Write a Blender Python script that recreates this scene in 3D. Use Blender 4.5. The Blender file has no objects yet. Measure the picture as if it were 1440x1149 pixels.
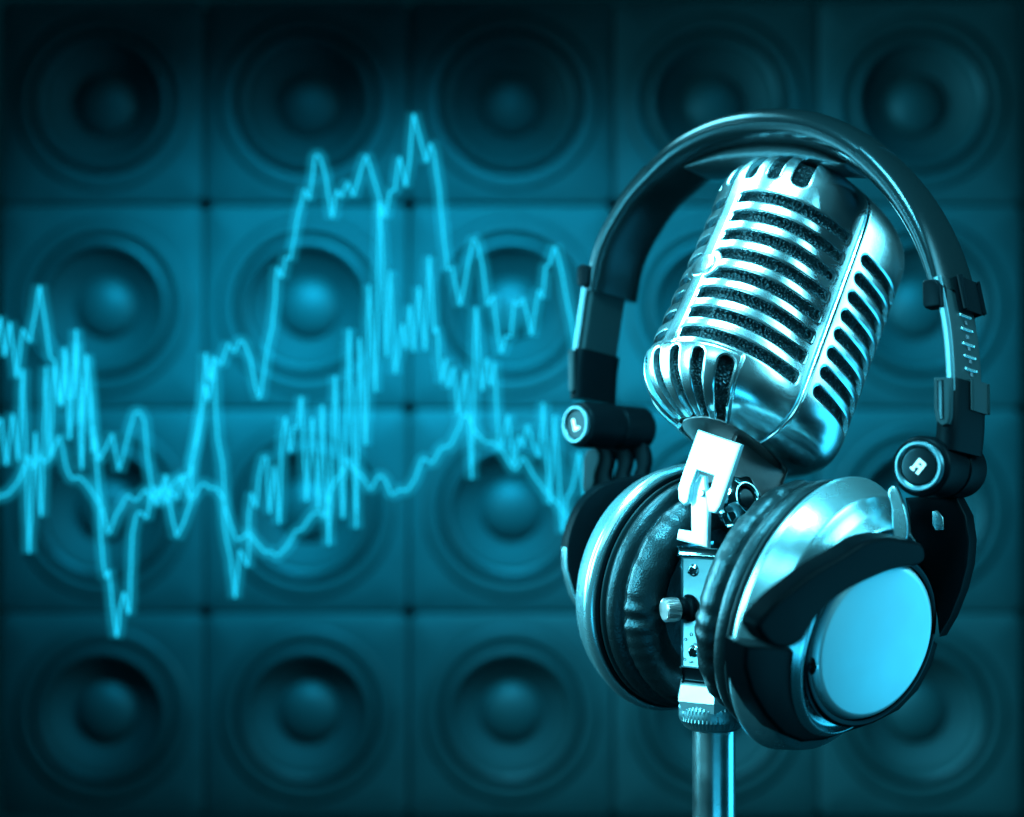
import bpy, bmesh, math, random
import numpy as np
from mathutils import Vector, Matrix
random.seed(7); rng = np.random.RandomState(5)
S = 0.00026            # metres per unit (one unit is about a quarter of a millimetre)
D = 2600.0             # camera distance in units
scene = bpy.context.scene
col = scene.collection

# ------------------------------------------------------------------ helpers
def nv(v):
    v = np.array(v, float); return v/np.linalg.norm(v)
def P0(px, py, d=0.0):                      # measured point of the photograph at depth d
    k = (D+d)/D
    return np.array([(px-720)*k, d, (574.5-py)*k])
def onplane(px, py, n, c):
    cam = np.array([0, -D, 0.]); r = np.array([px-720, D, 574.5-py])
    t = np.dot(n, c-cam)/np.dot(n, r)
    return cam+r*t
def thing(name, label, cat, loc, group=None):
    o = bpy.data.objects.new(name, None); col.objects.link(o)
    o.location = Vector(loc)*S; o['label'] = label; o['category'] = cat
    o['o'] = [float(x) for x in loc]
    o.empty_display_size = 0.01
    if group: o['group'] = group
    return o
def mesh_obj(name, verts, faces, mat, parent=None, origin=None, smooth=35):
    org = np.array(origin if origin is not None else (list(parent['o']) if parent is not None and 'o' in parent else (0, 0, 0)), float)
    v = (np.array(verts, float)-org)*S
    me = bpy.data.meshes.new(name); me.from_pydata(v.tolist(), [], [list(map(int, f)) for f in faces])
    me.validate(); 
    bm = bmesh.new(); bm.from_mesh(me); bmesh.ops.recalc_face_normals(bm, faces=bm.faces); bm.to_mesh(me); bm.free()
    if smooth:
        me.shade_smooth()
        if smooth < 180: me.set_sharp_from_angle(angle=math.radians(smooth))
    me.materials.append(mat)
    o = bpy.data.objects.new(name, me); col.objects.link(o)
    o['o'] = [float(x) for x in org]
    if parent is not None: o.parent = parent
    else: o.location = Vector(org)*S
    return o
def basis(n, up=(0, 0, 1)):
    n = nv(n); x = np.cross(up, n); x = nv(x); y = np.cross(n, x); return x, y, n
def smooth_closed(pts, k=6):
    p = np.array(pts, float); n = len(p); out = []
    for i in range(n):
        a, b, c, d = p[i-1], p[i], p[(i+1) % n], p[(i+2) % n]
        for j in range(k):
            t = j/k
            out.append(.5*((2*b)+(-a+c)*t+(2*a-5*b+4*c-d)*t*t+(-a+3*b-3*c+d)*t**3))
    return np.array(out)
def smooth_open(pts, k=8):
    p = np.array(pts, float); p = np.vstack([2*p[0]-p[1], p, 2*p[-1]-p[-2]]); out = []
    for i in range(1, len(p)-2):
        a, b, c, d = p[i-1], p[i], p[i+1], p[i+2]
        for j in range(k):
            t = j/k
            out.append(.5*((2*b)+(-a+c)*t+(2*a-5*b+4*c-d)*t*t+(-a+3*b-3*c+d)*t**3))
    out.append(p[-2]); return np.array(out)
def plate(name, pts, n, c, th, mat, parent, bev=2.5, sm=0, seg=3):
    """outline measured on the plane (n, c), with its real thickness th behind it"""
    n = nv(n); c = np.array(c, float)
    if sm: pts = smooth_closed(pts, sm)
    top = [onplane(x, y, n, c) for x, y in pts]
    bm = bmesh.new()
    vs = [bm.verts.new(Vector(p)) for p in top]
    f = bm.faces.new(vs); bm.normal_update()
    if f.normal.dot(Vector(n)) < 0: f.normal_flip()
    r = bmesh.ops.extrude_face_region(bm, geom=[f])
    nvv = [g for g in r['geom'] if isinstance(g, bmesh.types.BMVert)]
    bmesh.ops.translate(bm, verts=nvv, vec=Vector(n*0))
    newf = [g for g in r['geom'] if isinstance(g, bmesh.types.BMFace)][0]
    old = [v for v in bm.verts if v not in set(nvv)]
    bmesh.ops.translate(bm, verts=old, vec=Vector(-n*th))
    if f.is_valid is False or True:
        if not any(len(ff.verts) == len(vs) and set(ff.verts) == set(old) for ff in bm.faces):
            bm.faces.new(old)
    if bev:
        fl = [ff for ff in bm.faces if set(ff.verts) == set(nvv)]
        ed = list(fl[0].edges)
        bmesh.ops.bevel(bm, geom=ed, offset=bev, segments=seg, affect='EDGES', profile=.5, clamp_overlap=True)
    bmesh.ops.triangulate(bm, faces=[ff for ff in bm.faces if len(ff.verts) > 4])
    bm.verts.index_update()
    V = [tuple(v.co) for v in bm.verts]; F = [[v.index for v in ff.verts] for ff in bm.faces]
    bm.free()
    return mesh_obj(name, V, F, mat, parent, smooth=40)
def lathe(name, prof, c, n, mat, parent, seg=128, pert=None, smooth=35, up=(0, 0, 1), origin=None):
    x, y, n = basis(n, up); c = np.array(c, float); V = []; F = []
    m = len(prof)
    for i in range(seg):
        a = 2*math.pi*i/seg
        for j, (r, h) in enumerate(prof):
            if pert: r, h = pert(a, j, r, h)
            V.append(c+x*r*math.cos(a)+y*r*math.sin(a)+n*h)
    for i in range(seg):
        for j in range(m-1):
            q = [i*m+j, i*m+j+1, ((i+1) % seg)*m+j+1, ((i+1) % seg)*m+j]
            F.append(q)
    o = mesh_obj(name, V, F, mat, parent, smooth=smooth, origin=origin)
    bm = bmesh.new(); bm.from_mesh(o.data); bmesh.ops.remove_doubles(bm, verts=bm.verts, dist=1e-6)
    bmesh.ops.recalc_face_normals(bm, faces=bm.faces); bm.to_mesh(o.data); bm.free()
    return o
def rounded(prof, r=2, k=3):
    """soften the corners of an open profile"""
    p = [np.array(q, float) for q in prof]; out = [tuple(p[0])]
    for i in range(1, len(p)-1):
        a, b, c = p[i-1], p[i], p[i+1]
        la, lc = np.linalg.norm(a-b), np.linalg.norm(c-b)
        rr = min(r, la*.45, lc*.45)
        A = b+(a-b)/la*rr; C = b+(c-b)/lc*rr
        for t in np.linspace(0, 1, k+1): out.append(tuple((1-t)**2*A+2*t*(1-t)*b+t*t*C))
    out.append(tuple(p[-1])); return out
def box(name, c, ax, ay, az, hx, hy, hz, mat, parent, bev=2):
    bm = bmesh.new(); bmesh.ops.create_cube(bm, size=2)
    ax, ay, az = map(np.array, (ax, ay, az))
    for v in bm.verts:
        v.co = Vector(np.array(c)+ax*v.co.x*hx+ay*v.co.y*hy+az*v.co.z*hz)
    if bev: bmesh.ops.bevel(bm, geom=list(bm.edges), offset=bev, segments=3, affect='EDGES', profile=.5)
    V = [tuple(v.co) for v in bm.verts]; F = [[v.index for v in f.verts] for f in bm.faces]; bm.free()
    return mesh_obj(name, V, F, mat, parent, smooth=40)
def glyph(name, ch, c, n, ang, size, mat, parent, depth=1.0, bold=.03):
    cu = bpy.data.curves.new(name, 'FONT'); cu.body = ch; cu.size = 1; cu.align_x = 'CENTER'; cu.align_y = 'CENTER'
    cu.extrude = .02; cu.offset = bold
    t = bpy.data.objects.new('tmp', cu); col.objects.link(t); bpy.context.view_layer.update()
    me = bpy.data.meshes.new_from_object(t.evaluated_get(bpy.context.evaluated_depsgraph_get()))
    bpy.data.objects.remove(t)
    x, y, n = basis(n); ca, sa = math.cos(ang), math.sin(ang)
    V = []
    for v in me.vertices:
        a, b = v.co.x*size, v.co.y*size
        V.append(np.array(c)+x*(a*ca-b*sa)+y*(a*sa+b*ca)+n*(v.co.z/.02*depth))
    F = [list(p.vertices) for p in me.polygons]
    return mesh_obj(name, V, F, mat, parent, smooth=0)

# ------------------------------------------------------------------ materials
def mat(name, base, metallic=0., rough=.4, bump=None, spec=.5, noise_rough=0, coat=0, emis=None, anis=0, colvar=0):
    m = bpy.data.materials.new(name); m.use_nodes = True; nt = m.node_tree; b = nt.nodes['Principled BSDF']
    b.inputs['Base Color'].default_value = (*base, 1); b.inputs['Metallic'].default_value = metallic
    b.inputs['Roughness'].default_value = rough; b.inputs['Specular IOR Level'].default_value = spec
    b.inputs['Specular Tint'].default_value = ((.35, .85, 1, 1) if not metallic else (1, 1, 1, 1)); b.inputs['Coat Weight'].default_value = coat; b.inputs['Anisotropic'].default_value = anis
    tc = nt.nodes.new('ShaderNodeTexCoord')
    if noise_rough:
        n = nt.nodes.new('ShaderNodeTexNoise'); n.inputs['Scale'].default_value = 60; n.inputs['Detail'].default_value = 6
        mr = nt.nodes.new('ShaderNodeMapRange'); mr.inputs['From Min'].default_value = .3; mr.inputs['From Max'].default_value = .7
        mr.inputs['To Min'].default_value = rough-noise_rough; mr.inputs['To Max'].default_value = rough+noise_rough
        nt.links.new(tc.outputs['Object'], n.inputs['Vector']); nt.links.new(n.outputs['Fac'], mr.inputs['Value'])
        nt.links.new(mr.outputs['Result'], b.inputs['Roughness'])
    if colvar:
        n = nt.nodes.new('ShaderNodeTexNoise'); n.inputs['Scale'].default_value = 45; n.inputs['Detail'].default_value = 8
        hs = nt.nodes.new('ShaderNodeMapRange'); hs.inputs['From Min'].default_value = .3; hs.inputs['From Max'].default_value = .7
        hs.inputs['To Min'].default_value = 1-colvar; hs.inputs['To Max'].default_value = 1
        vm = nt.nodes.new('ShaderNodeVectorMath'); vm.operation = 'SCALE'; vm.inputs[0].default_value = base
        nt.links.new(tc.outputs['Object'], n.inputs['Vector']); nt.links.new(n.outputs['Fac'], hs.inputs['Value'])
        nt.links.new(hs.outputs['Result'], vm.inputs['Scale']); nt.links.new(vm.outputs[0], b.inputs['Base Color'])
    if bump:
        last = None
        for kind, sc, st, dist in bump:
            if kind == 'voronoi':
                t = nt.nodes.new('ShaderNodeTexVoronoi'); out = t.outputs['Distance']
            else:
                t = nt.nodes.new('ShaderNodeTexNoise'); t.inputs['Detail'].default_value = 4; out = t.outputs['Fac']
            t.inputs['Scale'].default_value = sc
            nt.links.new(tc.outputs['Object'], t.inputs['Vector'])
            bp = nt.nodes.new('ShaderNodeBump'); bp.inputs['Strength'].default_value = st; bp.inputs['Distance'].default_value = dist
            nt.links.new(out, bp.inputs['Height'])
            if last: nt.links.new(last.outputs['Normal'], bp.inputs['Normal'])
            last = bp
        nt.links.new(last.outputs['Normal'], b.inputs['Normal'])
    if emis:
        b.inputs['Emission Color'].default_value = (*emis[:3], 1); b.inputs['Emission Strength'].default_value = emis[3]
    return m
M = {}
M['chrome'] = mat('satin_chrome', (.55, .86, .92), 1, .23, noise_rough=.05, bump=[('noise', 22, .05, .004), ('noise', 1500, .04, .0002)])
M['polish'] = mat('polished_chrome', (.55, .86, .92), 1, .09, bump=[('noise', 60, .08, .001)])
M['silver'] = mat('silver_paint', (.36, .68, .74), .9, .26, noise_rough=.04, bump=[('noise', 3500, .08, .0002)])
M['plate'] = mat('silver_plate', (.5, .8, .86), .85, .42, noise_rough=.05, bump=[('noise', 2500, .05, .0002)])
M['brushed'] = mat('brushed_steel', (.5, .52, .53), 1, .38, anis=.6, bump=[('noise', 400, .15, .0003)])
M['steel'] = mat('dark_brushed_steel', (.14, .15, .155), 1, .42, anis=.6, bump=[('noise', 400, .2, .0004)])
M['dim'] = mat('satin_nickel', (.16, .34, .38), 1, .42, bump=[('noise', 500, .1, .0003)])
M['ring'] = mat('dark_metal_ring', (.05, .12, .14), 1, .35)
M['black'] = mat('black_plastic', (.001, .003, .004), 0, .36, spec=.025, bump=[('noise', 1800, .12, .0002)])
M['gloss'] = mat('gloss_black', (.001, .003, .004), 0, .2, spec=.15)
M['leather'] = mat('black_leather', (.003, .007, .008), 0, .36, spec=.5, bump=[('noise', 160, .35, .0012), ('voronoi', 1500, .25, .0004)])
M['vinyl'] = mat('headband_vinyl', (.002, .006, .007), 0., .22, spec=.22, bump=[('noise', 2600, .16, .0003), ('noise', 50, .1, .001)])
M['foam'] = mat('grille_foam', (.002, .005, .006), 0, .3, spec=.3, bump=[('voronoi', 900, 1, .0016), ('noise', 1600, .6, .0006)])
M['white'] = mat('white_print', (.85, .85, .85), 0, .5, emis=None)
M['print'] = mat('dark_print', (.05, .06, .07), 0, .5)
M['teal'] = mat('grey_plastic', (.006, .016, .018), .0, .45, bump=[('noise', 1800, .1, .0002)])
M['cabinet'] = mat('cabinet_paint', (.010, .056, .064), 0, .6, colvar=.2)
M['frame'] = mat('speaker_frame', (.007, .044, .05), 0, .5, colvar=.2)
M['rubber'] = mat('rubber_surround', (.007, .042, .048), 0, .45)
M['cone'] = mat('paper_cone', (.008, .044, .05), 0, .7, colvar=.25)
M['cap'] = mat('dust_cap', (.009, .05, .057), 0, .5)

for k_, io in (('black', 1.09), ('gloss', 1.25), ('vinyl', 1.36), ('teal', 1.25)):
    M[k_].node_tree.nodes['Principled BSDF'].inputs['IOR'].default_value = io; M[k_].node_tree.nodes['Principled BSDF'].inputs['Specular IOR Level'].default_value = .5
# ------------------------------------------------------------------ loudspeaker wall
WD = 1300.0; KW = (D+WD)/D; pitch = 287.5*KW
spk = thing('loudspeaker', 'x', 'loudspeaker', (0, WD, 0), 'square loudspeakers stacked in the background wall')
def cabinet():
    h = pitch/2-1.5; c = (0, WD+150, 0)
    bm = bmesh.new()
    R = 126*KW; seg = 96
    outer = []; inner = []
    # front board with a round hole
    for i in range(seg):
        a = 2*math.pi*(i+.5)/seg; ca, sa = math.cos(a), math.sin(a); m = max(abs(ca), abs(sa))
        e = 7.0
        def sq(rr, y): return bm.verts.new((rr*ca/m, y, rr*sa/m))
        outer.append([sq(h, WD+300), sq(h, WD+e), sq(h-2, WD+2.5), sq(h-e, WD)])
        inner.append([bm.verts.new((R*ca, WD, R*sa)), bm.verts.new((R*ca, WD+30, R*sa))])
    for i in range(seg):
        j = (i+1) % seg
        for k in range(3): bm.faces.new([outer[i][k], outer[i][k+1], outer[j][k+1], outer[j][k]])
        bm.faces.new([outer[i][3], inner[i][0], inner[j][0], outer[j][3]])
        bm.faces.new([inner[i][0], inner[i][1], inner[j][1], inner[j][0]])
    bm.faces.new([o[0] for o in outer])
    bm.verts.index_update()
    V = [tuple(v.co) for v in bm.verts]; F = [[v.index for v in f.verts] for f in bm.faces]; bm.free()
    return mesh_obj('cabinet', V, F, M['cabinet'], spk)
cabinet()
k = KW; ny = (0, -1, 0); cc = (0, WD, 0)
lathe('frame_ring', rounded([(127*k, -22), (127*k, -3), (121*k, 4), (104*k, 4), (101*k, -2), (99*k, -14)], 3), cc, ny, M['frame'], spk, 96)
lathe('surround', [(100*k, -10), (98*k, -2), (94*k, 7), (89*k, 9), (84*k, 5), (81*k, -4), (79*k, -12)], cc, ny, M['rubber'], spk, 96)
lathe('cone', [(80*k, -12), (74*k, -19), (62*k, -33), (50*k, -46), (38*k, -54)], cc, ny, M['cone'], spk, 96)
lathe('dust_cap', [(44*k*math.sin(t), -50+30*math.cos(t)*1.15) for t in np.linspace(math.pi/2, 0.0, 12)], cc, ny, M['cap'], spk, 64)
rows = ['top', 'second', 'third', 'bottom']; cols = ['leftmost column', 'second column from the left', 'middle column', 'second column from the right', 'rightmost column']
first = True
for r in range(4):
    for c_ in range(5):
        if first: o = spk; first = False
        else:
            o = spk.copy(); col.objects.link(o)
            for ch in list(spk.children):
                c2 = ch.copy(); col.objects.link(c2); c2.parent = o
        x = (143.75+287.5*c_-720)*KW; z = (574.5-(143.6+287.3*r))*KW
        o.location = Vector((x, WD, z))*S
        rn = {'top': 'top row', 'second': 'second row from the top', 'third': 'third row from the top', 'bottom': 'bottom row'}[rows[r]]
        o['label'] = 'square loudspeaker with round cone, %s, %s' % (rn, cols[c_])

# ------------------------------------------------------------------ glowing sound wave
tall = [(-40,470),(-30,520),(-20,440),(-8,500),(0,444),(7,503),(14,451),(23.5,533),(32,461),(42,482),(56,400),(70.5,500),(74,506),(77,505),(82,548),(87,573),(91,486),(98,620),(107,461),(115,662),(121,496),(126,545),(128,560),(130,638),(133,610),(138,680),(141,708),(142,760),(144,781),(149,815),(153,800),(158,850),(164,898),(170,850),(174.5,831),(181,866),(184.5,796),(186,750),(191,727),(197,718),(206,730),(213,696),(220,684),(226,700),(233,666),(240,716),(248,756),(258,736),(268,708),(270,644),(278,616),(285,570),(289,494),(294,536),(301,502),(311,514),(321,482),(329,496),(338,478),(344,482),(353,508),(360,546),(365,562),(372,520),(376,490),(383,460),(386,432),(390,374),(396,392),(402,359),(408,366),(417,315),(428,264),(435,282),(443,218.5),(449,218.5),(459,253),(467,308),(473.6,266),(480,279),(489,255),(497,277),(506.5,242),(515,217),(525,250),(533,277),(541,306),(548.5,268),(555,268),(562,218.5),(570.5,264),(577,213),(581.5,158),(590.5,195),(600,229.5),(605,200),(610,213),(618,268),(623.5,330),(629,381),(635,374),(647,431),(661,358),(666,335),(671,341),(679,377),(686,431),(694,414),(698.5,458),(705,498),(712,471),(718,475),(723,421),(729,431),(735,418),(741.5,442),(747,473),(754,427),(758,406),(762.6,421),(768,372),(771,375),(780,345),(784.6,360),(794,406),(804,454),(812,520),(822,600),(832,560),(842,640),(856,600)]
dense = [(-40,600),(-32,650),(-24,570),(-15,640),(-6,600),(2,588),(9,656),(18,580),(26,650),(32,517),(41,780),(50,606),(58,728),(65,513),(70,646),(77,512),(84,570),(92,492),(97,560),(103,560),(108,480),(113,600),(118,540),(122,500),(128,590),(136,628),(139,648),(150,628),(158,609),(167,663),(172,645),(183,602),(190,580),(196,578),(203,592),(207,640),(211,670),(216,694),(220,712),(226,690),(230,680),(236,702),(243,680),(250,674),(258,668),(266,668),(272,640),(277,610),(283,580),(289,540),(292,565),(298,526),(300,500),(303,570),(306,616),(313,652),(315,689),(315,737),(319,762),(325,787),(330.5,843),(337,772),(342,783),(348,798),(350,766),(350,724),(353.5,691),(360,715),(364,672),(370,643),(375,643),(379.6,724),(386,653),(393,739),(395,662),(397,613),(401,585),(408,638),(413,598),(418,603),(424,555),(431,707),(439.5,585),(448,718),(453,567),(462.5,769),(471,526),(482,731),(491,460),(501,745),(506,473),(514,628),(519,398),(528,553),(534,280),(544,503),(548.7,378.5),(555.5,527),(566,453),(571,492),(576.5,427),(581.5,496),(589,401),(597.6,494),(603.7,358),(611,470),(614,458),(621,540),(627,502),(630.5,547),(637.6,514),(644.6,584),(655,521),(663.4,676),(667,514),(669.3,429),(677.5,551.5),(684.6,502),(690.4,544.5),(695,507),(701,620),(705,630),(714.5,582),(723,657),(730,611),(735,630),(741.6,596),(750,625),(758,644),(764,564),(773,711),(780,582),(791,751),(797,700),(805,686),(814,634),(822,700),(832,640),(846,690)]
low = [(-40,690),(-20,700),(0,698),(12,694),(24,680),(32,664),(40,640),(46,660),(54,640),(62,650),(70,645),(83,612),(88,630),(94,660),(102,674),(110,670),(120,678),(134,698),(144,716),(153,752),(163,724),(180,696),(191,705),(205,688),(214,702),(224,690),(232,708),(240,690),(250,702),(256,668),(266,698),(272,700),(284,680),(289,681),(296,687),(303,685),(313,699),(324,737),(334,760),(349,749),(362,764),(372,776),(382,776),(390,782),(404,768),(416,746),(424,745),(440,722),(450,720),(456,728),(462,700),(472,674),(480,667),(488,645),(495,659),(509,669.5),(521,689),(530,672),(536,668),(542,676),(550.6,696),(561.5,688.6),(572.5,690),(583.5,674),(594,645),(600,646),(607,652),(620,630),(633,626.5),(645.6,601),(651,583),(660,586),(669,608),(682,622),(694,622),(708,636),(724.5,662),(736,642),(751,669.5),(766,690),(784,707),(800,730),(815,740)]
def neon(name, em, strg):
    m = bpy.data.materials.new(name); m.use_nodes = True; nt = m.node_tree; nt.nodes.clear()
    e = nt.nodes.new('ShaderNodeEmission'); e.inputs['Color'].default_value = (*em, 1); e.inputs['Strength'].default_value = strg
    out = nt.nodes.new('ShaderNodeOutputMaterial'); nt.links.new(e.outputs[0], out.inputs['Surface']); return m
M['neon'] = neon('cyan_neon', (.011, .55, .85), 1.6)
m = bpy.data.materials.new('cyan_halo'); m.use_nodes = True; nt = m.node_tree; nt.nodes.clear()
e = nt.nodes.new('ShaderNodeEmission'); e.inputs['Color'].default_value = (.01, .6, .9, 1); e.inputs['Strength'].default_value = 34
out = nt.nodes.new('ShaderNodeOutputMaterial'); nt.links.new(e.outputs[0], out.inputs['Volume']); M['halo'] = m
def wave(name, pts, d, rad, label):
    th = thing(name, label, 'light line', P0(400, 600, d))
    p = []
    for i in range(len(pts)-1):
        a, b = np.array(pts[i], float), np.array(pts[i+1], float)
        p.append(a)
        L = np.linalg.norm(b-a); n = int(L//18)
        for j in range(1, n+1):
            t = j/(n+1); q = a+(b-a)*t; q[0] += rng.uniform(-.6, .6); p.append(q)
    p.append(np.array(pts[-1], float))
    # round the corners a little
    q = [p[0]]
    for i in range(1, len(p)-1):
        la = np.linalg.norm(p[i-1]-p[i]); lb = np.linalg.norm(p[i+1]-p[i]); r = 2.2
        q.append(p[i]+(p[i-1]-p[i])*min(.4, r/la)); q.append(p[i]+(p[i+1]-p[i])*min(.4, r/lb))
    q.append(p[-1])
    kk = (D+d)/D
    P = np.array([P0(x, y, d) for x, y in q]); V = []; F = []; seg = 8
    for i in range(len(P)):
        t = nv(P[min(i+1, len(P)-1)]-P[max(i-1, 0)]); s = nv(np.cross(t, (0, 1, 0)))
        for j in range(seg):
            a = 2*math.pi*j/seg; V.append(P[i]+(s*math.cos(a)+np.array([0, 1, 0])*math.sin(a))*rad*kk)
    for i in range(len(P)-1):
        for j in range(seg): F.append([i*seg+j, i*seg+(j+1) % seg, (i+1)*seg+(j+1) % seg, (i+1)*seg+j])
    F.append(list(range(seg))); F.append([(len(P)-1)*seg+j for j in range(seg)])
    mesh_obj('glow_tube', V, F, M['neon'], th, smooth=180)
    V = []
    for i in range(len(P)):
        t = nv(P[min(i+1, len(P)-1)]-P[max(i-1, 0)]); s = nv(np.cross(t, (0, 1, 0)))
        for j in range(seg):
            a = 2*math.pi*j/seg; V.append(P[i]+(s*math.cos(a)+np.array([0, 1, 0])*math.sin(a))*12*kk)
    h = mesh_obj('glow_halo', V, F, M['halo'], th, smooth=180)
wave('glowing_wave_line', tall, 520, 1.2, 'tall glowing cyan sound wave line reaching the highest peaks in front of the loudspeakers')
wave('glowing_wave_line', dense, 540, 1.1, 'glowing cyan wave line with tightly packed vertical spikes in front of the loudspeakers')
wave('glowing_wave_line', low, 560, 1.1, 'smooth glowing cyan line of shallow curves running lowest across the loudspeakers')

# ------------------------------------------------------------------ microphone
PSI, PHI, ROLL = math.radians(60), math.radians(22), math.radians(23.5)
def rot(v):
    x, y, z = v
    y, z = y*math.cos(PHI)+z*math.sin(PHI), -y*math.sin(PHI)+z*math.cos(PHI)
    x, z = x*math.cos(ROLL)+z*math.sin(ROLL), -x*math.sin(ROLL)+z*math.cos(ROLL)
    return np.array([x, y, z])
Fv = rot((-math.sin(PSI), -math.cos(PSI), 0)); Sv = rot((math.cos(PSI), -math.sin(PSI), 0)); Uv = rot((0, 0, 1))
MC = P0(1104, 425, 70)
mic = thing('microphone', 'shiny vintage chrome microphone with slotted grille, tilted on its stand inside the headphones', 'microphone', P0(1003, 960, -30))
A_, B_, NE = 153., 110., 2.5
tt = np.linspace(0, 2*math.pi, 8001)
cx = A_*np.sign(np.cos(tt))*np.abs(np.cos(tt))**(2/NE); cy = B_*np.sign(np.sin(tt))*np.abs(np.sin(tt))**(2/NE)
arc = np.concatenate([[0], np.cumsum(np.hypot(np.diff(cx), np.diff(cy)))]); LP = arc[-1]
def sec(u):
    u = np.mod(u, LP); return np.interp(u, arc, cx), np.interp(u, arc, cy)
useam = float(np.interp(math.pi/2, tt, arc))
uF = float(np.interp(-16, -cx[:2001], arc[:2001]))
# meridian: p -> (g, v)
def merid():
    P = []; Rr = 118.
    VB, VT, HB, HT = -158., 110., 92., 86.
    nb, nt_ = 2.5, 2.5
    th = np.linspace(0, math.pi/2, 400)
    g = np.cos(th)**(2/nb); z = VB-HB*np.sin(th)**(2/nb)
    keep = g > .52
    bot = list(zip(g[keep], z[keep]))[::-1]
    mid = [(1., v) for v in np.linspace(VB, VT, 60)[1:-1]]
    g2 = np.cos(th)**(2/nt_); z2 = VT+HT*np.sin(th)**(2/nt_)
    top = list(zip(g2, z2))
    al = np.array(bot+mid+top)
    s = np.concatenate([[0], np.cumsum(np.hypot(np.diff(al[:, 0])*Rr, np.diff(al[:, 1])))])
    i0 = np.argmin(np.abs(al[:, 1]))
    return s-s[i0]+al[i0, 1], al[:, 0], al[:, 1]
mp, mg, mv = merid()
PMIN, PMAX = mp[0], mp[-1]
def surf(u, p, off=0.):
    """points on the mic body; off moves inwards"""
    g = np.interp(p, mp, mg); v = np.interp(p, mp, mv)
    f, s = sec(u)
    f = np.where(f > 0, f*(1+.06*np.clip((60-v)/220., 0, 1)**1.3), f)
    X = np.stack([f*g, s*g, v], -1)
    return X
def normals(u, p):
    e = .8
    du = surf(u+e, p)-surf(u-e, p)
    dp = surf(u, np.minimum(p+e, PMAX))-surf(u, np.maximum(p-e, PMIN))
    n = np.cross(du, dp); l = np.linalg.norm(n, axis=-1, keepdims=True); l[l < 1e-9] = 1
    n = n/l
    bad = p > PMAX-3
    n[bad] = (0, 0, 1)
    return n
def rbox(x, y, cx_, cy_, hx, hy, r):
    qx = np.abs(x-cx_)-hx+r; qy = np.abs(y-cy_)-hy+r
    return np.hypot(np.maximum(qx, 0), np.maximum(qy, 0))+np.minimum(np.maximum(qx, qy), 0)-r
def slots(u, p):
    """signed distance to the slots, positive on metal; u in [-LP/2, LP/2]"""
    d = np.full(u.shape, 1e3)
    badge = np.hypot(u/34., (p+40.2)/25.)
    bd = (1-badge)*24
    for sg in (-1, 1):
        x = u*sg
        for i in range(8):
            pc = 76-33.2*i
            a, b = 15., uF
            q = rbox(x, p, (a+b)/2, pc, (b-a)/2, 9.0, 4.5)
            if i in (3, 4): q = np.maximum(q, bd)
            d = np.minimum(d, q)
            a, b = useam+16, useam+150
            d = np.minimum(d, rbox(x, p, (a+b)/2, 68-31.4*i, (b-a)/2, 8.8, 8.6))
        for j, (uc, hw) in enumerate(((19, 8.5), (57, 9), (97, 11.5))):
            t0 = 110-j*1.5
            d = np.minimum(d, rbox(x, p, uc, t0+60, hw*1.15, 60, hw))
            b0 = -178-j*1.0
            d = np.minimum(d, rbox(x, p, uc, b0-65, hw, 65, hw*.98))
    return d
def shell(name, u0, u1, parent, nu, npp, closed_gap=1.0):
    us = np.linspace(u0, u1, nu); ps = np.linspace(PMIN, PMAX-.5, npp)
    U, Pp = np.meshgrid(us, ps, indexing='ij')
    uu = np.where(U > LP/2, U-LP, U)
    d = slots(uu, Pp)
    N = normals(U.ravel(), Pp.ravel()).reshape(U.shape+(3,))
    X = surf(U, Pp)
    # rolled slot lips and seam edges, slightly raised front rib panels
    lip = 1.1*np.clip(1-d/2.8, 0, 1)**2
    es = np.minimum(U-u0, u1-U); lip = np.maximum(lip, 2.6*np.clip(1-es/5., 0, 1)**2)
    au = np.abs(uu)
    pan = np.clip((118-au)/5, 0, 1)*np.clip((-169-Pp)/5, 0, 1)*3.0
    spine = np.clip((15-au)/5, 0, 1)*1.0
    X = X-N*lip[..., None]+N*(pan+spine)[..., None]
    X = X.reshape(-1, 3); N = N.reshape(-1, 3); d = d.ravel()
    V = list(X); NV = list(N); F = []; cut = {}; wallE = []
    def cutv(a, b):
        k = (a, b) if a < b else (b, a)
        if k in cut: return cut[k]
        t = d[a]/(d[a]-d[b]); V.append(X[a]+(X[b]-X[a])*t); NV.append(N[a]+(N[b]-N[a])*t)
        cut[k] = len(V)-1; return cut[k]
    pos = d > 0
    for i in range(nu-1):
        for j in range(npp-1):
            q = [i*npp+j, (i+1)*npp+j, (i+1)*npp+j+1, i*npp+j+1]
            s = [pos[k] for k in q]
            if all(s): F.append(q); continue
            if not any(s): continue
            poly = []; cv = []
            for k in range(4):
                a, b = q[k], q[(k+1) % 4]
                if pos[a]: poly.append(a)
                if pos[a] != pos[b]:
                    c = cutv(a, b); poly.append(c); cv.append((c, len(poly)-1))
            if len(poly) >= 3: F.append(poly)
            if len(cv) == 2: wallE.append((cv[0][0], cv[1][0]))
    # slot walls
    inner = {}
    def inn(a):
        if a not in inner:
            V.append(V[a]-nv(NV[a])*7.5); inner[a] = len(V)-1
        return inner[a]
    for a, b in wallE: F.append([a, b, inn(b), inn(a)])
    for jj in (0, nu-1):                       # seam walls
        row = [jj*npp+j for j in range(npp)]
        for a, b in zip(row[:-1], row[1:]):
            if pos[a] and pos[b]: F.append([a, b, inn(b), inn(a)])
    V = np.array(V)
    used = sorted({k for f in F for k in f}); mpx = {k: i for i, k in enumerate(used)}
    Vw = MC+V[used][:, 0:1]*Fv+V[used][:, 1:2]*Sv+V[used][:, 2:3]*Uv
    F = [[mpx[k] for k in f] for f in F]
    return mesh_obj(name, Vw, F, M['chrome'], parent, smooth=50)
shell('front_grille', -useam+.7, useam-.7, mic, 300, 330)
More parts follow.
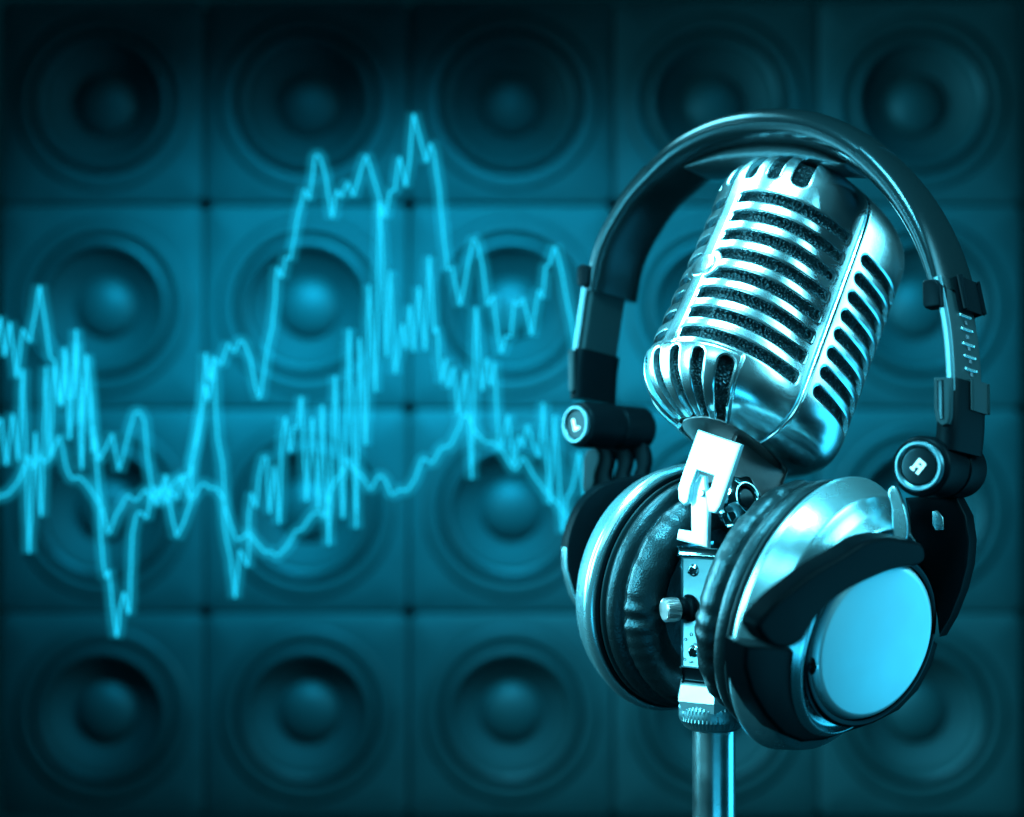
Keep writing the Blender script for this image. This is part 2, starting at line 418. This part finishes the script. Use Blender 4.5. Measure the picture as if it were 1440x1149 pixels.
shell('rear_grille', useam+.7, LP-useam-.7, mic, 280, 330)
# dark foam behind the slots
us = np.linspace(0, LP, 140, endpoint=False); ps = np.linspace(PMIN, PMAX-.5, 110)
U, Pp = np.meshgrid(us, ps, indexing='ij'); N = normals(U.ravel(), Pp.ravel()); X = surf(U, Pp).reshape(-1, 3)-N*9.5
Vw = MC+X[:, 0:1]*Fv+X[:, 1:2]*Sv+X[:, 2:3]*Uv; F = []
for i in range(140):
    for j in range(109): F.append([i*110+j, ((i+1) % 140)*110+j, ((i+1) % 140)*110+j+1, i*110+j+1])
F.append([i*110+109 for i in range(140)]); F.append([i*110 for i in range(140)])
mesh_obj('windscreen_foam', Vw, F, M['foam'], mic, smooth=60)
def mw(f, s, v): return MC+f*Fv+s*Sv+v*Uv
# oval badge
BU = []
for k_, (rr, h) in enumerate(((0, 1.6), (.5, 1.5), (.86, 1.4), (.93, 1.1), (1., .3), (1.0, -4))):
    for i in range(48):
        a = 2*math.pi*i/48; uu_ = np.array([23*rr*math.cos(a)]); pp_ = np.array([-40.2+19*rr*math.sin(a)])
        q = (surf(uu_, pp_)+normals(uu_, pp_)*(h+1.0))[0]; BU.append(mw(*q))
F = [[k_*48+i, (k_+1)*48+i, (k_+1)*48+(i+1) % 48, k_*48+(i+1) % 48] for k_ in range(5) for i in range(48)]
mesh_obj('badge', BU, F, M['chrome'], mic, smooth=50)
# base plate closing the bottom, and the neck block
V = []; F = []
ub = np.linspace(0, LP, 96, endpoint=False)
for sc, v in ((.42, PMIN), ):
    pass
gb = mg[0]; vb = mv[0]
f_, s_ = sec(ub)
for sc, dv in ((.96, 2), (.95, 0), (.9, -1.5), (.3, -2)):
    for a, b in zip(f_, s_): V.append(mw(a*gb*sc, b*gb*sc, vb+dv))
for k_ in range(3):
    for i in range(96): F.append([k_*96+i, k_*96+(i+1) % 96, (k_+1)*96+(i+1) % 96, (k_+1)*96+i])
F.append([3*96+i for i in range(96)])
mesh_obj('base_ring', V, F, M['steel'], mic)
box('neck_block', mw(-28, 0, vb-34), Fv, Sv, Uv, 52, 34, 36, M['steel'], mic, 4)
# swivel bracket, bright plate turned to the left
nb = nv((-.55, -.82, .12)); cb = P0(1000, 665, -122)
plate('swivel_bracket', [(981,604),(1042,625),(1030,662),(1013,712),(1006,722),(995,720),(992,692),(999,686),(1004,669),(980,661),(972,684),(968,706),(961,711),(954,703),(953,686),(960,664)], nb, cb, 9, M['plate'], mic, 2)
plate('swivel_tongue', [(984,667),(991,669),(992,680),(996,710),(995,771),(951,759),(954,744),(972,747),(971,700),(976,680)], nb, cb-nb*12, 9, M['plate'], mic, 2)
lathe('pivot_pin', [(0, 6), (4, 6), (5, 3), (5, -4)], onplane(988, 694, nb, cb-nb*11), nb, M['brushed'], mic, 24)
# lobed chrome clamp nut facing right
def lob(a, j, r, h):
    return (r*(1+.10*math.cos(6*a)*(1 if 2 <= j <= 5 else 0)), h)
nk = nv((.62, -.74, .26)); ck = P0(1044, 703, -70)
lathe('clamp_nut', rounded([(0, 2), (17, 2), (18, 10), (22, 12), (33, 6), (38, -4), (38, -16), (34, -24), (0, -24)], 2), ck, nk, M['polish'], mic, 96, pert=lambda a, j, r, h: (r*(1+(.07*math.cos(6*a) if r > 26 else 0)), h))
lathe('clamp_screw', [(0, 6), (13, 6), (15.5, 3), (16, -2)], ck+nk*3, nk, M['gloss'], mic, 48)
# switch body
ns = nv((-.62, -.78, .0)); sx, sy, sz = basis(ns)
cs = P0(984, 862, -62)
fc = onplane(985, 862, ns, P0(958, 862, -50))
body = box('switch_body', fc-ns*42+sx*10, sx, sz, sy, 40, 42, 76, M['dim'], mic, 3)
box('top_collar', fc-ns*40+sx*9+sy*84, sx, sz, sy, 42, 44, 6, M['polish'], mic, 2)
box('lower_collar', fc-ns*42+sx*9-sy*84, sx, sz, sy, 38, 40, 12, M['gloss'], mic, 3)
for yy, an in ((802, .5), (916, 1.1)):
    cS = onplane(975, yy, ns, fc)
    sc_ = lathe('slotted_screw', rounded([(0, 2.5), (6, 2.5), (9, 0), (9.5, -2)], 1), cS+ns*.5, ns, M['polish'], mic, 32)
    u_ = sx*math.cos(an)+sy*math.sin(an); w_ = -sx*math.sin(an)+sy*math.cos(an)
    box('screw_slot', cS+ns*2.6, u_, w_, ns, 8, 1.1, .7, M['gloss'], mic, 0)
for ch, px, py, s_ in (('o', 965, 899, 9), ('o', 973, 892, 11), ('o', 964, 927, 9), ('S', 972, 931, 9), ('o', 978, 906, 9)):
    glyph('switch_marking', ch, onplane(px, py, ns, fc)+ns*.6, ns, math.radians(-80), s_, M['print'], mic, .4, 0.0)
# switch lever with knurled cap
nl = nv((-.93, -.36, -.05)); cl = onplane(968, 855, ns, fc)
lathe('switch_boot', rounded([(0, 16), (12, 16), (15, 12), (15, 4), (19, 2), (19, -4)], 2), cl, nl, M['black'], mic, 32)
def kn(a, j, r, h): return (r*(1+.06*(1 if int(a/(2*math.pi)*88) % 2 else -1)) if 1 <= j <= 4 else r, h)
lathe('switch_cap', [(0, 38), (13, 38), (15.5, 36), (16, 24), (15, 17), (0, 17)], cl, nl, M['brushed'], mic, 176, pert=kn, smooth=20)
# hex nut and knurled ring
cn = P0(1003, 978, -30)
hexp = []
def prism(name, nseg, prof, c, m, parent, rot0=0., smooth=25):
    V = []; F = []
    for (r, z) in prof:
        for i in range(nseg):
            a = rot0+2*math.pi*i/nseg; V.append(np.array(c)+np.array([r*math.cos(a), r*math.sin(a), z]))
    kq = len(prof)
    for j in range(kq-1):
        for i in range(nseg): F.append([j*nseg+i, j*nseg+(i+1) % nseg, (j+1)*nseg+(i+1) % nseg, (j+1)*nseg+i])
    F.append(list(range(nseg))); F.append([(kq-1)*nseg+i for i in range(nseg)])
    return mesh_obj(name, V, F, m, parent, smooth=smooth)
prism('hex_nut', 6, [(44, 24), (52, 18), (56, -4), (50, -18)], cn, M['plate'], mic, math.radians(25))
V = []; F = []; nsg = 160; pr = [(40, 12), (46, 9), (47, 4), (47, -2), (47, -8), (46, -13), (41, -22), (33, -27)]
lathe('knurled_ring', pr, P0(1003, 998, -30), (0, 0, 1), M['dim'], mic, 200, pert=lambda a, j, r, h: (r+(1.0 if (int(a/(2*math.pi)*100)+j) % 2 else -.8)*(1 if 2 <= j <= 5 else 0), h), smooth=20, up=(0, 1, 0))
stand = thing('microphone_stand', 'polished chrome stand pole below the microphone and headphones', 'stand', P0(1004, 1300, -30))
lathe('pole', [(0, 0), (30, 0), (30, 330), (0, 330)], P0(1004, 1345, -30), (0, 0, 1), M['chrome'], stand, 64, up=(0, 1, 0))

# ------------------------------------------------------------------ headphones
hp = thing('headphones', 'black and silver studio headphones hung around the chrome microphone', 'headphones', P0(1075, 1040, 0))
YH = nv((.634, .755, -.13)); PC = P0(1075, 574, 0)
outer = [(799,560),(801,520),(805,489),(810,455),(817,407),(825,358),(840,317),(868,268),(900,230),(940,193),(990,166),(1040,153),(1085,150),(1130,155),(1172,171),(1210,196),(1247,232),(1278,275),(1302,322),(1319,372),(1330,420),(1338,470),(1342,530),(1342,590),(1338,632)]
oc = smooth_open(outer, 10)
def band(name, i0, i1, T, Wd, m, a0=0., b0=0., ne=3.0, parent=hp, bump=None, taper=False, pts=None):
    """sweep a rounded section along the headband; T thickness inwards, Wd width front to back"""
    c = oc if pts is None else pts
    P = np.array([onplane(x, y, YH, PC) for x, y in c]); V = []; F = []; seg = 40
    idx = np.arange(i0, i1+1)
    for k_, i in enumerate(idx):
        t = nv(P[min(i+1, len(P)-1)]-P[max(i-1, 0)]); nn = nv(np.cross(t, YH))
        if nn[2] < -.2 or (abs(nn[2]) <= .2 and nn[0]*(c[i][0]-1075) < 0): nn = -nn
        f = k_/(len(idx)-1)
        Tt = T(f) if callable(T) else T; aa = a0(f) if callable(a0) else a0; ww = Wd(f) if callable(Wd) else Wd
        bb = b0(f) if callable(b0) else b0
        for j in range(seg):
            a = 2*math.pi*j/seg; ca, sa = math.cos(a), math.sin(a)
            xx = np.sign(ca)*abs(ca)**(2/ne); yy = np.sign(sa)*abs(sa)**(2/ne)
            V.append(P[i]+nn*(-aa-Tt/2+xx*Tt/2)+YH*(bb+ww/2+yy*ww/2))
    n_ = len(idx)
    for i in range(n_-1):
        for j in range(seg): F.append([i*seg+j, i*seg+(j+1) % seg, (i+1)*seg+(j+1) % seg, (i+1)*seg+j])
    F.append(list(range(seg))); F.append([(n_-1)*seg+j for j in range(seg)])
    return mesh_obj(name, V, F, m, parent, smooth=50)
def idx_of(px, py): return int(np.argmin(np.hypot(oc[:, 0]-px, oc[:, 1]-py)))
iL0, iL1 = idx_of(817, 405), idx_of(899, 231); iR1, iR0 = idx_of(1213, 198), idx_of(1325, 400)
top_cover = band('headband_cover', iL1, iR1, lambda f: 48+10*math.sin(math.pi*f), 124, M['vinyl'], ne=2.3, a0=lambda f: -5-3*math.sin(math.pi*f))
band('cover_seam', iL1, iR1, 1.5, 1.5, M['gloss'], a0=lambda f: 18+2*math.sin(math.pi*f), b0=-.9, ne=2)
band('side_shell', iL0, iL1-0, lambda f: 27+17*f, 120, M['vinyl'], ne=2.8, a0=lambda f: 1-5*f)
band('side_shell', iR1, iR0, lambda f: 44-19*f, 120, M['vinyl'], ne=2.8, a0=lambda f: -4+5*f)
# cushion under the crown
band('head_cushion', idx_of(930, 200), idx_of(1200, 190), lambda f: 4+42*max(0, math.sin(math.pi*f))**.55, lambda f: 84, M['leather'], a0=lambda f: 38, b0=22, ne=2.0)
# inner flat liners of the shells and the metal sliders
iS0, iS1 = idx_of(805, 489), iL0
band('slider_strip', iS0-2, iS1+3, 15, 84, M['teal'], a0=5, b0=6, ne=8)
band('slider_edge', iS0-2, iS1+3, 10, 5, M['ring'], a0=0, b0=0, ne=2.5)
iT0, iT1 = iR0, idx_of(1342, 532)
sr = band('slider_strip', iT0-3, iT1+3, 14, 84, M['teal'], a0=3, b0=6, ne=8)
band('slider_edge', iT0-3, iT1+3, 12, 6, M['ring'], a0=1, b0=0, ne=2.5)
# holders below the sliders
band('slider_holder', idx_of(799, 560), iS0, 24, 98, M['black'], a0=0, b0=-1, ne=5)
band('slider_holder', iT1, len(oc)-1, 30, 98, M['black'], a0=-1, b0=-1, ne=5)
nY = -YH
def bandface(px, py, off): return onplane(px, py, YH, PC-YH*off)
plate('holder_bezel', [(799,492),(806,492),(807,548),(802,553),(799,546)], nY, PC-YH*6, 10, M['teal'], hp, 2)
plate('holder_bezel', [(1313,531),(1337,531),(1336,585),(1333,596),(1324,599),(1316,592),(1313,575)], nY, PC-YH*8, 8, M['teal'], hp, 2)
plate('bezel_inset', [(1317,534),(1326,534),(1327,590),(1321,590),(1317,572)], nY, PC-YH*9.5, 6, M['gloss'], hp, 1)
plate('shell_clip', [(811,400),(811,376),(816,371),(823,372),(827,380),(826,399),(820,404)], nY, PC-YH*8, 20, M['black'], hp, 3)
plate('shell_clip', [(1296,398),(1299,393),(1314,392),(1321,400),(1323,430),(1300,433),(1297,428)], nY, PC-YH*9, 20, M['black'], hp, 3)
# outer clip, tick marks and window on the right slider's outer face
def outface(px, py, lift=0):
    """point on the outward face of the right arm"""
    i = int(np.argmin(np.abs(oc[:, 1]-py)+(oc[:, 0] < 1200)*1e4))
    base = onplane(oc[i][0], oc[i][1], YH, PC)
    b = (px-oc[i][0])/ (YH[0]*.98)
    t = nv(onplane(*oc[min(i+1, len(oc)-1)], YH, PC)-onplane(*oc[i-1], YH, PC)); nn = nv(np.cross(t, YH)); nn = nn if nn[0] > 0 else -nn
    return base+YH*b+nn*(lift-3), t, nn
for q in range(5):
    pt, t, nn = outface(1370-3+q*2, 436+q*18.5, 1.2)
    box('size_mark', pt, YH, t, nn, 16, 1.0, .7, M['silver'], sr, .5)
for q in range(5):
    pt, t, nn = outface(1368+q*2, 445+q*18.5, .8)
    box('size_dot', pt, YH, t, nn, 3, 2.2, .6, M['print'], sr, .5)
pt, t, nn = outface(1368, 405, 3); box('outer_clip', pt, YH, t, nn, 26, 18, 7, M['black'], hp, 6)
pt, t, nn = outface(1385, 548, 2); box('holder_window', pt, YH, t, nn, 24, 18, 4, M['teal'], hp, 3)
# screws under the left shell
for px, py in ((917, 275), (951, 274)):
    c0 = onplane(px, py, nv((.75, -.55, -.35)), onplane(930, 275, YH, PC+YH*60))
    lathe('shell_screw', [(0, 1.5), (4, 1.5), (5, -3)], c0, (.75, -.5, -.4), M['gloss'], hp, 20)

# hinges
def hinge(cpx, cpy, off, n, R, L, ch, ang, gs):
    c = onplane(cpx, cpy, YH, PC-YH*off); n = nv(n)
    lathe('hinge_barrel', rounded([(0, 0), (R*.98, 0), (R*1.12, -5), (R*1.12, -L*.5), (R*1.04, -L*.5-2), (R*1.04, -L*.55), (R*1.12, -L*.55-2), (R*1.12, -L+6), (R*.95, -L), (0, -L)], 3), c, n, M['black'], hp, 80)
    cap = lathe('hinge_cap', rounded([(R*.70, -1), (R*.70, 2.5), (R*.78, 5), (R*.9, 5), (R*.94, 1), (R*.94, -2)], 1.2), c, n, M['ring'], hp, 80)
    lathe('cap_face', rounded([(0, 1.5), (R*.66, 1.5), (R*.72, .5)], 1), c, n, M['gloss'], cap, 64)
    x, y, n = basis(n); ca, sa = math.cos(ang), math.sin(ang)
    ex = x*ca+y*sa; ey = -x*sa+y*ca
    if ch == 'L': bars = [(-3.2, 0, 2.2, 9), (1.2, -6.8, 5.2, 2.2)]
    else: bars = [(-4.4, 0, 2.2, 9), (.6, 7, 4.6, 2.0), (.6, -.2, 4.6, 1.8), (4.8, 3.6, 2.0, 4.6), (4.4, -5, 2.2, 4.2), (-4.8, -8, 3.4, 1.4)]
    V = []; F = []
    for q, (bx_, by_, hx, hy) in enumerate(bars):
        k0 = len(V); top = 3.2+.06*q
        for zz in (1.0, top):
            for (aa, bb) in ((-1, -1), (1, -1), (1, 1), (-1, 1)): V.append(c+(ex*(bx_+aa*hx)+ey*(by_+bb*hy))*gs+n*zz)
        F += [[k0, k0+1, k0+2, k0+3], [k0+4, k0+5, k0+6, k0+7]]+[[k0+i_, k0+(i_+1) % 4, k0+4+(i_+1) % 4, k0+4+i_] for i_ in range(4)]
    mesh_obj('letter', V, F, M['white'], cap, smooth=0)
    return c
cR = hinge(1293, 656, 14, nv((-.56, -.83, .05)), 36, 150, 'R', math.radians(-38), 1.0)
cL = hinge(811, 597, 14, nv((-.76, -.64, .06)), 31, 140, 'L', math.radians(20), 1.05)

# ear cups
def cup(cpx, cpy, d, n, R, side):
    n = nv(n); c = P0(cpx, cpy, d); s = R/188.
    root = hp
    sg = 1 if side == 'R' else -1
    no = n*sg if True else n           # outward axis of this cup
    Ls = lambda pr: [(r*s, h*s) for r, h in pr]
    # outer housing
    hprof = rounded([(176,-8),(188,-6),(193,0),(194,6),(191,14),(186,28),(179,44),(168,50),(156,58),(146,74),(142,77),(140,72),(136,66),(118,66)], 3, 4)
    h = lathe('ear_cup', Ls(hprof), c, no, M['silver'], root, 192)
    lathe('gasket_ring', Ls(rounded([(170,-14),(182,-14),(186,-11),(184,-7),(176,-7)], 1.5)), c, no, M['black'], h, 160)
    lathe('inner_rim', Ls(rounded([(174,-20),(180,-19),(181,-17),(179,-14),(172,-14)], 1.5)), c, no, M['teal'], h, 160)
    rs = np.random.RandomState(3 if side == 'R' else 8)
    ph = rs.uniform(0, 6.28, 30); am = rs.uniform(.3, 1, 30)
    def wr(a, j, r, h_):
        w = sum(am[k_]*math.sin((7+k_*2.3)*a//1*0+(int(9+k_*3))*a+ph[k_]) for k_ in range(14))/5
        if 8 <= j <= 14: r += w*2.4; h_ += w*2.0*math.sin(5*a+j)
        elif j > 14: h_ += w*1.2
        return r, h_
    pprof = [(168,-17),(174,-20),(178,-26),(179,-33),(176,-40),(170,-44),(164,-46),(160,-47),(161,-50),(166,-54),(169,-61),(167,-71),(161,-81),(151,-90),(140,-92),(128,-91),(116,-87),(108,-78),(104,-66),(102,-40)]
    lathe('ear_pad', Ls(pprof), c, no, M['leather'], h, 256, pert=wr, smooth=180)
    lathe('driver_cloth', Ls([(0,-38),(60,-39),(103,-42)]), c, no, M['leather'], h, 64)
    return c, no, h, s
cRc, nR, hR, sR = cup(1150, 862, -95, (.72, -.643, -.262), 188, 'R')
cLc, nL, hL, sL = cup(962, 827, 95, (.60, -.79, -.13), 178, 'L')
# right outer disc
nD = nv((.56, -.80, -.21)); cD = onplane(1227, 901, nR, cRc+nR*92)
lathe('outer_plate', rounded([(0, 8), (100, 8), (106, 5), (109, -2), (112, -6), (112, -24)], 2.5), cD, nD, M['plate'], hR, 128)
lathe('plate_rim', rounded([(108, -40), (119, -36), (122, -4), (118, 2), (111, 1)], 2), cD, nD, M['gloss'], hR, 128)
lathe('outer_plate', rounded([(0, 60), (100, 60), (140, 55), (140, 40)], 4), cLc, nL, M['teal'], hL, 96)
# black arm over the right cup
bar = [(1071,893),(1068,878),(1090,851),(1116,829),(1152,802),(1192,779),(1218,763),(1248,757),(1272,760),(1298,766),(1302,784),(1292,796),(1262,801),(1232,812),(1192,832),(1162,855),(1142,880),(1128,903),(1108,913),(1086,909)]
plate('yoke_bar', bar, nR, cRc+nR*112, 26, M['black'], hR, 6, sm=5, seg=5)
cres = [(1050,908),(1090,912),(1128,915),(1146,925),(1150,945),(1156,972),(1175,994),(1200,1006),(1228,1006),(1258,990),(1285,962),(1303,926),(1312,900),(1320,905),(1312,935),(1292,972),(1265,1000),(1230,1018),(1195,1030),(1160,1042),(1129,1045),(1102,1034),(1078,1008),(1058,975),(1048,940)]
plate('yoke_crescent', cres, nR, cRc+nR*66, 34, M['black'], hR, 5, seg=4)
cs2 = onplane(1145, 935, nR, cRc+nR*70)
lathe('yoke_screw', rounded([(0, 6), (6, 6), (13, 3), (15, -4)], 2), cs2, nR, M['gloss'], hR, 32)
lathe('screw_head', [(0, 2), (4, 1.5), (5, -1)], cs2+nR*6, nR, M['polish'], hR, 24)
cs3 = onplane(1212, 1000, nR, cRc+nR*70)
lathe('yoke_screw', rounded([(0, 8), (7, 8), (12, 4), (14, -4)], 2), cs3, nR, M['teal'], hR, 32)
# right knuckle and arm down to the yoke
kn_ = [(1272,700),(1300,698),(1345,700),(1358,725),(1363,760),(1360,795),(1351,830),(1336,868),(1320,896),(1317,868),(1310,832),(1296,806),(1266,800),(1262,786),(1274,765),(1279,735)]
plate('hinge_bracket', kn_, nv((-.45, -.88, .05)), cR+np.array([0, 115, -60]), 45, M['black'], hp, 5, seg=4)
plate('hinge_lug', [(1248,694),(1253,684),(1261,686),(1269,704),(1275,728),(1276,750),(1271,772),(1263,778),(1257,760),(1254,735),(1253,712)], nv((-.3, -.94, .05)), cR+np.array([0, 5, -60]), 16, M['silver'], hp, 3, sm=3)
plate('hinge_window', [(1311,719),(1318,718),(1326,728),(1327,745),(1316,746),(1311,736)], nv((-.45, -.88, .05)), cR+np.array([0, 112, -60]), 6, M['silver'], hp, 1)
# left knuckle
nl2 = nv((-.5, -.86, .05)); cl2 = cL+np.array([40, 55, -60])
for dx in (0, 26, 52):
    pts = [(838+dx,628),(850+dx,622),(858+dx,632),(860+dx,650),(856+dx,668),(860+dx,688),(838+dx,690),(836+dx,672),(842+dx,654)]
    plate('hinge_link', pts, nl2, cl2+np.array([0, dx*.6, 0]), 14, M['black'], hp, 3, sm=3)
plate('hinge_lug', [(822,640),(832,631),(841,634),(842,648),(836,666),(834,684),(822,694),(819,670)], nl2, cl2+np.array([0, -8, 0]), 10, M['teal'], hp, 2, sm=3)
plate('hinge_window', [(870,650),(886,648),(884,660),(876,674),(866,672)], nl2, cl2+np.array([0, 45, 0]), 8, M['silver'], hp, 1)
box('hinge_bridge', P0(880, 640, cl2[1]+55), (1, 0, 0), (0, 1, 0), (0, 0, 1), 36, 12, 8, M['black'], hp, 3)
# left yoke arm behind the cup
arm = [(925,668),(880,674),(850,682),(832,694),(816,714),(804,742),(798,770),(799,800),(808,832),(824,862),(832,868),(832,845),(828,815),(827,786),(832,757),(848,727),(874,706),(905,692),(925,688)]
plate('yoke_arm', arm, nv((.35, -.93, 0)), P0(840, 780, 150), 26, M['black'], hp, 5, seg=4, sm=2)
plate('yoke_arm_edge', [(799,800),(808,832),(824,862),(827,866),(821,864),(805,836),(796,802),(795,770),(798,770)], nv((.35, -.93, 0)), P0(840, 780, 152), 16, M['silver'], hp, 1)

# ------------------------------------------------------------------ lights
w = bpy.data.worlds.new('World'); scene.world = w; w.use_nodes = True
w.node_tree.nodes['Background'].inputs[0].default_value = (.006, .35, .5, 1); w.node_tree.nodes['Background'].inputs[1].default_value = .03
CY = (.045, .64, 1.); KEY = (.22, .82, 1.)
def area(name, loc, tgt, sx_, sy_, power, color, spread=180):
    l = bpy.data.lights.new(name, 'AREA'); l.shape = 'RECTANGLE'; l.size = sx_*S; l.size_y = sy_*S
    l.energy = power; l.color = color; l.spread = math.radians(spread)
    o = bpy.data.objects.new(name, l); col.objects.link(o); o.location = Vector(loc)*S
    o.rotation_euler = (Vector(tgt)-Vector(loc)).to_track_quat('-Z', 'Y').to_euler(); return o
def spot(name, loc, tgt, power, color, ang, blend=1, rad=60):
    l = bpy.data.lights.new(name, 'SPOT'); l.energy = power; l.color = color; l.spot_size = math.radians(ang); l.spot_blend = blend
    l.shadow_soft_size = rad*S
    o = bpy.data.objects.new(name, l); col.objects.link(o); o.location = Vector(loc)*S
    o.rotation_euler = (Vector(tgt)-Vector(loc)).to_track_quat('-Z', 'Y').to_euler(); return o
T0 = (300, 0, 50)
def L2P(L, a, b): return L*math.pi*a*b*S*S
area('key_strip', (-1000, -800, 300), T0, 300, 900, L2P(13, 300, 900), KEY, 75)
area('left_softbox', (-1250, 200, 150), T0, 500, 1300, L2P(7, 500, 1300), KEY, 100)
area('key_back', (-350, 500, 1300), (300, 60, 150), 700, 400, L2P(14, 700, 400), KEY, 90)
area('left_rim', (-1450, 900, 250), T0, 300, 1000, L2P(26, 300, 1000), KEY, 90)
area('front_softbox', (-250, -2100, 1000), (350, 0, 50), 1500, 500, L2P(.7, 1500, 500), KEY, 42)
area('low_front', (500, -1300, -1000), (400, 0, 0), 900, 300, L2P(1.0, 900, 300), CY, 90)
area('right_softbox', (1700, 150, -470), (450, 0, -50), 900, 1150, L2P(.93, 900, 1150), CY, 110)
area('right_front', (1550, -360, 600), (400, 0, 150), 800, 850, L2P(3.0, 800, 850), KEY, 66)
area('top_light', (250, -620, 1250), (320, -130, 350), 1000, 90, L2P(42, 1000, 90), KEY, 48)
for sx0, tx, pw in ((-560, -600, 15), (-60, -120, 21), (520, 640, 13)):
    sp = spot('wall_spot', (sx0, 260, 880), (tx, WD, 60), pw*.85, (.02, .68, 1.), 42, rad=260)
    sp.scale = (1.7, 1, 1)

# ------------------------------------------------------------------ camera
cd = bpy.data.cameras.new('Camera'); cam = bpy.data.objects.new('Camera', cd); col.objects.link(cam); scene.camera = cam
cam.location = (0, -D*S, 0); cam.rotation_euler = (math.radians(90), 0, 0)
cd.sensor_width = 36; cd.lens = 36*D/1440; cd.clip_start = .02; cd.clip_end = 50
cd.dof.use_dof = True; cd.dof.focus_distance = (D-60)*S
cd.dof.aperture_fstop = (cd.lens/1000)/(56*S)
vs = scene.view_settings; vs.view_transform = 'Standard'; vs.look = 'None'; vs.exposure = 0; vs.gamma = 1; vs.use_curve_mapping = False
for o in list(scene.objects):
    if 'o' in o: del o['o']
